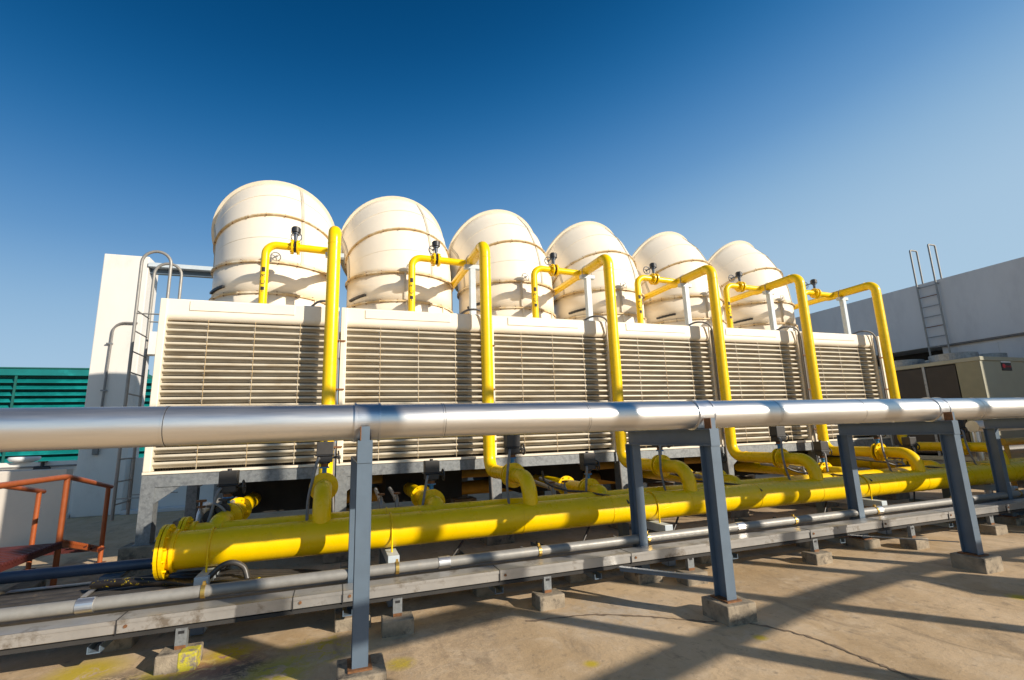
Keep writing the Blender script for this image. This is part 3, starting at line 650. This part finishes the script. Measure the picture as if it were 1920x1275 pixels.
for k, (x, dx) in enumerate(((.9, .6), (2.6, .5), (3.9, .55), (6.6, .6), (8.7, .5))):
    q = MB(); q.tube(smooth_path([(x-dx, 5.75, .30), (x-dx*.3, 5.65, .16), (x, 5.6, .12), (x+dx*.5, 5.7, .22), (x+dx, 5.8, .52)], 6), .013, 'rubber', 8)
    tag(q.build('loose_cable'), f'thin black cable drooping under the manifold, {ORD[k]} from the left', 'cable', 'drooping cables under the manifold')
for k, x in enumerate((3.15, 5.25, 7.4, 9.7)):
    q = MB(); q.tube(smooth_path([(x, 6.1, .82), (x+.12, 5.78, .80), (x+.2, 5.6, .79), (x+.24, 5.45, .765)]+[(x+.25, 5.40, .73)], 6), .014, 'rubber', 8)
    q.tube(smooth_path([(x, 6.1, .82), (x-.2, 6.25, .84), (x-.45, 6.3, .95), (x-.5, 6.3, 1.1)], 6), .014, 'rubber', 8)
    tag(q.build('draped_cable'), f'thin black cable draped over the manifold tops, {ORD[k]} from the left', 'cable', 'cables draped over the manifold')
q = MB(); q.tube(smooth_path([(-2.0, 5.72, .40), (-1.7, 5.6, .42), (-1.35, 5.5, .40), (-1.0, 5.3, .38), (-.5, 5.25, .37), (-.1, 5.28, .31), (.4, 5.3, .25)], 8), .036, 'rubberspot', 10)
tag(q.build('power_cable'), 'black cable speckled with yellow paint below the manifold flange', 'cable', 'black cables on the left')
q = MB(); q.box(-8, -1.2, 5.5, 6.2, .235, .25, 'dark')
for k in range(12): q.box(-7.8+k*.58, -7.76+k*.58, 5.5, 6.2, .19, .235, 'galv')
tag(q.build('cable_tray'), 'dark cable tray carrying the black cable bundle at left', 'cable tray')
# metal strap and lid on cables at the left
q = MB(); q.box(-2.75, -1.98, 6.03, 6.10, .345, .353, 'trunk'); q.bar((-2.02, 6.05, .36), (-2.0, 5.56, .345), .045, .006, 'trunk'); tag(q.build('cable_strap'), 'bent grey metal strip lying over the black cable bundle', 'metal strip')
q = MB(); q.box(-3.35, -3.12, 7.2, 7.65, -.02, .12, 'conc'); tag(q.build('concrete_slab', bevel=.015), 'low grey concrete plinth behind the stair foot', 'plinth')

# ------------------------------------------------------------------ orange crossover stair
st = thing('crossover_stair', 'orange tube-railed step-over stair with maroon serrated deck at the left edge', 'stair', (-3.0, 7.5, 0))
zt = .54
q = MB(); q.box(-1.0, .0, -3.6, .0, zt-.04, zt-.01, 'maroon')
for k in range(36): q.box(-1.0, .0, -3.6+k*.1, -3.6+k*.1+.035, zt-.01, zt+.004, 'maroon')
q.build('deck', st)
def teeth(a, b, n, m, nm):
    a = Vector(a); b = Vector(b); q = MB()
    for k in range(n):
        p = a+(b-a)*((k+.5)/n); q.tube([p+Vector((-.02, 0, 0)), p+Vector((.02, 0, 0))], .021, m, 6)
    q.bar(a-Vector((0, 0, .035)), b-Vector((0, 0, .035)), .03, .05, m); q.build(nm, st)
teeth((.02, -3.6, zt-.01), (.02, .0, zt-.01), 70, 'maroon', 'serrated_edge')
teeth((.0, .02, zt+.01), (-.11, 1.5, .20), 24, 'orange', 'serrated_edge'); teeth((-.85, .02, zt+.01), (-.9, 1.5, .20), 24, 'orange', 'serrated_edge')
for k in range(5):
    y = .15+k*.3; z = zt-.02-(zt-.20)*y/1.5; q = MB(); q.box(-.86, -.04, y-.02, y+.11, z-.02, z, 'maroon'); q.build('tread', st)
def tpost(x, y, z0, z1): q = MB(); q.cyl((x, y, z0), (x, y, z1), .03, 'orange', 16); q.box(x-.06, x+.06, y-.06, y+.06, z0, z0+.008, 'rust'); q.build('post', st)
tpost(0, 0, 0, 1.27); tpost(-.10, 1.5, 0, 1.03); tpost(-.9, 0, 0, 1.27); tpost(-.9, 1.5, 0, 1.03); tpost(0, -2.6, 0, 1.27); tpost(-.9, -2.6, 0, 1.27)
for pts in ([(0, -3.4, 1.28), (0, .0, 1.28), (-.11, 1.62, 1.035)], [(-.9, -3.4, 1.28), (-.9, .0, 1.28), (-.9, 1.62, 1.02)]):
    q = MB(); q.tube(fillet(pts, .06, 4), .031, 'orange', 16); q.build('handrail', st)

# ------------------------------------------------------------------ ladder beside the left cell
ld = thing('access_ladder', 'grey steel ladder with hooped handrails up the left end cell', 'ladder', (-2.86, 8.6, .0))
for y in (-.06, .50):
    zt_ = 4.36; q = MB()
    q.tube([(0, y, .62), (0, y, zt_)]+[(.19-.19*math.cos(a), y, zt_+.19*math.sin(a)) for a in [PI*k/12 for k in range(1, 12)]]+[(.38, y, zt_), (.38, y, 3.56)], .022, 'galvpipe', 12); q.build('stile', ld)
for k in range(10):
    z = .82+.31*k; q = MB(); q.cyl((0, -.06, z), (0, .50, z), .011, 'galvpipe', 8); q.build('rung', ld)
for z in (.9, 3.56):
    for y in (-.06, .50):
        q = MB(); q.bar((0, y, z), (.61, y, z), .04, .012, 'galvpipe'); q.build('wall_bracket', ld)

# ------------------------------------------------------------------ left background
q = MB(); q.box(-5.86, -4.86, 15, 15.8, 0, 6.62, 'whitewall'); tag(q.build('concrete_column', bevel=.02), 'tall white painted concrete column behind the ladder', 'column')
q = MB(); q.box(-4.855, 12.5, 15.35, 15.7, 4.02, 4.64, 'whitewall'); tag(q.build('concrete_beam', bevel=.01), 'white concrete beam joining the tall column behind the cells', 'beam')
q = MB(); q.box(-4.855, -.9, 14.95, 15.25, 6.34, 6.45, 'paleblue'); q.box(-4.855, -.9, 15.13, 15.25, 6.2, 6.22, 'bluegrey'); q.box(-4.855, -.9, 15.15, 15.17, 6.22, 6.34, 'bluegrey'); tag(q.build('steel_beam'), 'pale steel channel beam from the tall column to behind the first hood', 'beam')  # darker colour on web and lower flange stands in for shade
t = thing('electrical_conduit', 'thin grey conduit bending down the front of the tall white column', 'electrical conduit', (-5.4, 14.95, 0))
q = MB(); q.tube(fillet([(.45, 0, 4.77), (-.05, 0, 4.77), (-.10, 0, 1.7)], [.25], 6), .026, 'hose', 10); q.build('tube', t)
q = MB(); q.box(-.16, -.04, -.04, .04, 1.45, 1.72, 'hose'); q.build('junction_box', t, bevel=.015)
for z in (4.2, 3.0, 2.2):
    q = MB(); q.box(-.15, -.02, -.03, .03, z, z+.03, 'galv'); q.build('clip', t)
pw = MB(); pw.box(-30, -5.87, 15.3, 15.55, 0, 1.33, 'whitewall'); pw.box(-4.85, 24, 15.3, 15.55, 0, 1.33, 'whitewall'); pw.box(-30, -5.87, 14.9, 15.3, 0, .09, 'greywall'); pw.box(-4.85, 24, 14.9, 15.3, 0, .09, 'greywall')
tag(pw.build('parapet_wall', bevel=.01), 'white parapet wall at the far edge of the roof', 'wall')
t = thing('parapet_pipe', 'thin grey pipe with a small valve along the parapet wall', 'pipe', (-6.6, 15.2, 1.12))
q = MB(); q.cyl((-20, 0, -.05), (.7, 0, .1), .022, 'hose', 8); q.build('tube', t)
q = MB(); q.cyl((0, 0, .03), (0, 0, .2), .04, 'black', 10); q.cyl((-.15, 0, .06), (.15, 0, .06), .05, 'black', 10); q.cyl((0, 0, .2), (0, 0, .22), .09, 'rust', 12); q.build('valve', t)
q = MB(); q.tube([(-7.05, 15.4, 1.33), (-7.05, 15.4, 1.36), (-7.05, 15.4, 1.42), (-7.05, 15.4, 1.46)], [.16, .26, .30, .28], 'white', 16); tag(q.build('white_bowl'), 'small white bowl-shaped lamp housing on the parapet at the left edge', 'lamp')
q = MB(); q.box(-9.5, -4.42, 11, 11.25, 0, 1.27, 'stub'); tag(q.build('stub_wall', bevel=.015), 'low plastered wall with a ladder shadow behind the orange stair', 'wall')
t = thing('louvred_screen', 'teal green louvred screen wall beyond the parapet at left', 'screen wall', (-20, 26, 0))
q = MB(); q.box(0, 11.9, .3, .4, 0, 4.9, 'tealdark'); q.add([(11.9, .3, 0), (12.6, .3, 0), (12.6, .3, 4.3), (12.3, .3, 4.65), (11.9, .3, 4.85), (11.9, .4, 0), (12.6, .4, 0), (12.6, .4, 4.3), (12.3, .4, 4.65), (11.9, .4, 4.85)], [(0, 1, 2, 3, 4), (9, 8, 7, 6, 5), (1, 6, 7, 2), (2, 7, 8, 3), (3, 8, 9, 4)], 'tealdark'); q.build('backing', t)
q = MB(); q.box(-.2, 11.95, -.06, .3, 4.70, 4.98, 'teal'); q.box(-.2, 11.95, -.10, .3, 4.98, 5.03, 'tealdark'); q.build('top_band', t)
q = MB(); z = 4.62
while z > .4:
    q.prism([(.28, z), (-.02, z-.20), (-.03, z-.23), (.26, z-.04)], 0, 12.3, 'teal'); z -= .27
q.build('louvre', t)
for x in (1.5, 4.4, 7.4, 10.4):
    q = MB(); q.box(x, x+.08, -.06, -.03, .2, 4.68, 'tealdark'); q.build('mullion', t)

# ------------------------------------------------------------------ right background
t = thing('plant_room_wall', 'tall grey rendered rooftop wall rising at the right', 'wall', (18, 3.45, 0))
q = MB(); q.box(0, 6, 0, 11.55, 3.93, 6.02, 'greywall'); q.build('upper_wall', t, bevel=.01)
q = MB(); q.box(.12, 6, .0, 6.4, 0, 3.925, 'greywall'); q.box(.12, 6, 11.1, 11.5, 0, 3.925, 'greywall'); q.box(1.2, 6, 6.4, 11.1, 0, 3.925, 'dark'); q.build('lower_wall', t)
q = MB(); q.box(.3, .36, 6.4, 11.1, 3.30, 3.36, 'creamtrim'); q.box(.3, .36, 6.4, 11.1, 3.5, 3.55, 'creamtrim'); q.build('rail', t)
q = MB(); q.cyl((.04, 0, 3.9), (.04, 6.4, 3.9), .03, 'hose', 8); q.cyl((.04, 2.6, 3.86), (.04, 2.6, 3.94), .07, 'hose', 8); q.build('wall_conduit', t)
q = MB(); q.box(.095, .12, 5.0, 6.0, 3.0, 3.80, 'greywall'); q.build('access_panel', t, bevel=.01)
wl_ = thing('wall_ladder', 'thin steel ladder standing against the grey wall at right', 'ladder', (17.86, 9.8, 0))
for y in (-.27, .27):
    q = MB(); q.tube(fillet([(0, y, 3.3), (0, y, 7.2), (.34, y, 7.2), (.34, y, 6.03)], [.05, .05], 4), .026, 'galvpipe', 10); q.build('stile', wl_)
for k in range(8):
    z = 3.55+.33*k; q = MB(); q.cyl((0, -.27, z), (0, .27, z), .014, 'galvpipe' if k % 3 else 'rust', 8); q.build('rung', wl_)
for y in (-.27, .27):
    q = MB(); q.cyl((0, y, 5.9), (.14, y, 5.9), .02, 'galvpipe', 8); q.build('wall_bracket', wl_)

def chiller(lab, loc, logo=True):
    t = thing('air_cooled_chiller', lab, 'chiller', loc, 'beige chillers at the right')
    Wc, Lc = 2.4, 4.4
    q = MB(); q.box(.008, Wc, 0, .5, .7, 3.0, 'beige'); q.box(0, .008, 0.01, .5, .7, 3.0, 'olive'); q.box(.05, Wc-.05, .5, Lc, .75, 3.0, 'dark'); q.box(0, Wc, Lc, Lc+.1, .7, 3.0, 'beige'); q.box(0, Wc, 0, Lc+.1, .6, .7, 'beige'); q.build('cabinet', t, bevel=.015)
    q = MB(); q.box(-.02, Wc+.02, -.03, Lc+.12, 3.0, 3.1, 'beige'); q.build('top_frame', t, bevel=.01)
    for y0, y1 in ((.52, 1.2), (1.26, 2.3), (2.36, 3.4), (3.45, 4.35)):
        q = MB(); q.box(.0, .045, y0, y1, .78, 2.96, 'coil')
        for k in range(46): z = .8+k*.047; q.box(-.006, .0, y0, y1, z, z+.02, 'coil')
        q.build('coil_panel', t)
    for y in (1.23, 2.33, 3.42):
        q = MB(); q.box(-.02, .04, y-.03, y+.03, .7, 3.0, 'galv'); q.build('mullion', t)
    for y in (.8, 2.05, 3.3):
        for x in (.53, 1.75):
            q = MB(); q.disc_ring((x, y, 3.19), (0, 0, 1), .46, .5, .18, 'galv', 28)
            for r in (.15, .25, .35, .44): q.disc_ring((x, y, 3.285), (0, 0, 1), r, r+.008, .008, 'galv', 28)
            q.build('fan_guard', t)
    q = MB(); q.box(.1, .2, -.0, Lc, 0, .6, 'galv'); q.box(Wc-.2, Wc-.1, 0, Lc, 0, .6, 'galv'); q.build('skid', t)
    if logo:
        q = MB(); q.box(.83, 1.22, -.016, -.004, 2.76, 2.96, 'black'); q.box(.83, 1.22, -.016, -.002, 2.962, 2.99, 'white'); pl = q.build('logo_plate', t)
        q = MB(); q.cyl((.91, -.020, 2.875), (.91, -.016, 2.875), .055, 'red', 20)
        v, f = text_mesh('TRANE', .075); q.add([(1.085+x, -.019, 2.86+y) for x, y, _ in v], f, 'red'); q.build('logo', pl)
    return t
chiller('beige chiller with dark coil panels and red logo plate before the grey wall', (14.7, 7.28, 0))
chiller('unseen beige chiller past the right edge of the view, added for its shadow', (13.0, .15, 0), False)  # unseen copy placed to shade the right ends of manifold and trunking
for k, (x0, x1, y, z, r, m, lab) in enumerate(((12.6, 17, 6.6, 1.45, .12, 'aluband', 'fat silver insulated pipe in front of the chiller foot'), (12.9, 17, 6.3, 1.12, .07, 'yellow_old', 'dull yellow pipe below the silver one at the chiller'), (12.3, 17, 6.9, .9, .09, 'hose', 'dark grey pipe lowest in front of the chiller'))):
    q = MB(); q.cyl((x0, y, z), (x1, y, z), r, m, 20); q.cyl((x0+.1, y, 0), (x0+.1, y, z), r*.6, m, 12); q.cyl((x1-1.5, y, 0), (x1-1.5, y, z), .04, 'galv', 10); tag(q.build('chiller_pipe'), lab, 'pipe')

# ------------------------------------------------------------------ unseen rack added right of the camera to shadow the floor and pipes
rk = thing('shadow_rack', 'unseen steel rack behind the viewer, posts and rails added for their shadows', 'shadow rack', (0, -.6, 0))
for x in (3.95, 6.0, 7.7, 9.4, 11.0):
    q = MB(); q.box(x-.07, x+.07, -.07, .07, 0, 6.7, 'bluegrey'); q.build('post', rk)
q = MB(); q.tube(smooth_path([(2.5, -1.1, 2.29), (5.47, -.24, 2.29), (7.52, .30, 2.29), (9.0, .50, 2.29), (10.2, .55, 2.29), (12.3, .4, 2.29)], 6), .085, 'alu', 16); q.build('rail', rk)
q = MB(); q.bar((3.0, .0, 2.76), (5.5, .5, 2.76), .12, .20, 'bluegrey'); q.build('rail', rk)
q = MB(); q.box(3.4, 12.3, -.25, .25, 4.46, 5.05, 'trunk'); q.build('shadow_duct', rk)  # solid box added and sized to shade the manifold tops and lower arms
q = MB(); q.bar((3.4, 0, 6.6), (12.3, 0, 6.6), .1, .1, 'bluegrey'); q.build('rail', rk)

cb = thing('shadow_cabinet', 'unseen cabinet behind the viewer at the right, added for its floor shadow', 'cabinet', (8.6, -.3, 0))  # unseen box added to cast the broad floor shadow at the right
q = MB(); q.box(0, .62, 0, .5, .08, 2.0, 'beige'); q.build('body', cb, bevel=.01)
q = MB(); q.box(.03, .59, .5, .52, .12, 1.95, 'beige'); q.cyl((.52, .54, 1.0), (.52, .54, 1.15), .012, 'black', 8); q.build('door', cb, bevel=.004)
q = MB(); q.box(-.05, .67, -.05, .55, 0, .08, 'conc'); q.build('footing', cb)

kv = thing('strainer_valves', 'cluster of black valve bodies and a white elbow under the left end cell', 'valves', (-1.28, 6.3, 0))
q = MB(); q.tube(fillet([(-.07, .1, .5), (-.07, .1, .88), (-.07, .4, .92)], [.08], 5), .04, 'white', 12); q.cyl((-.07, .1, .9), (-.07, .1, 1.0), .014, 'rust', 8); q.cyl((-.07, .1, .99), (-.07, .1, 1.01), .05, 'rust', 12); q.build('elbow_pipe', kv)
for dx, z in ((.06, .84), (.17, .90)):
    q = MB(); q.cyl((dx, 0, .55), (dx, 0, z+.1), .028, 'black', 12); q.cyl((dx, -.07, z), (dx, .12, z), .055, 'black', 14); q.disc_ring((dx, -.05, z), (0, 1, 0), .02, .075, .02, 'black', 16); q.cyl((dx, 0, z+.1), (dx, 0, z+.12), .06, 'actuator', 12); q.build('valve_body', kv)
q = MB(); q.tube(smooth_path([(.06, -.02, .92), (.10, -.1, .98), (.2, -.12, .9), (.22, -.1, .75), (.2, -.05, .6)], 6), .014, 'hose', 8); q.build('hose', kv)
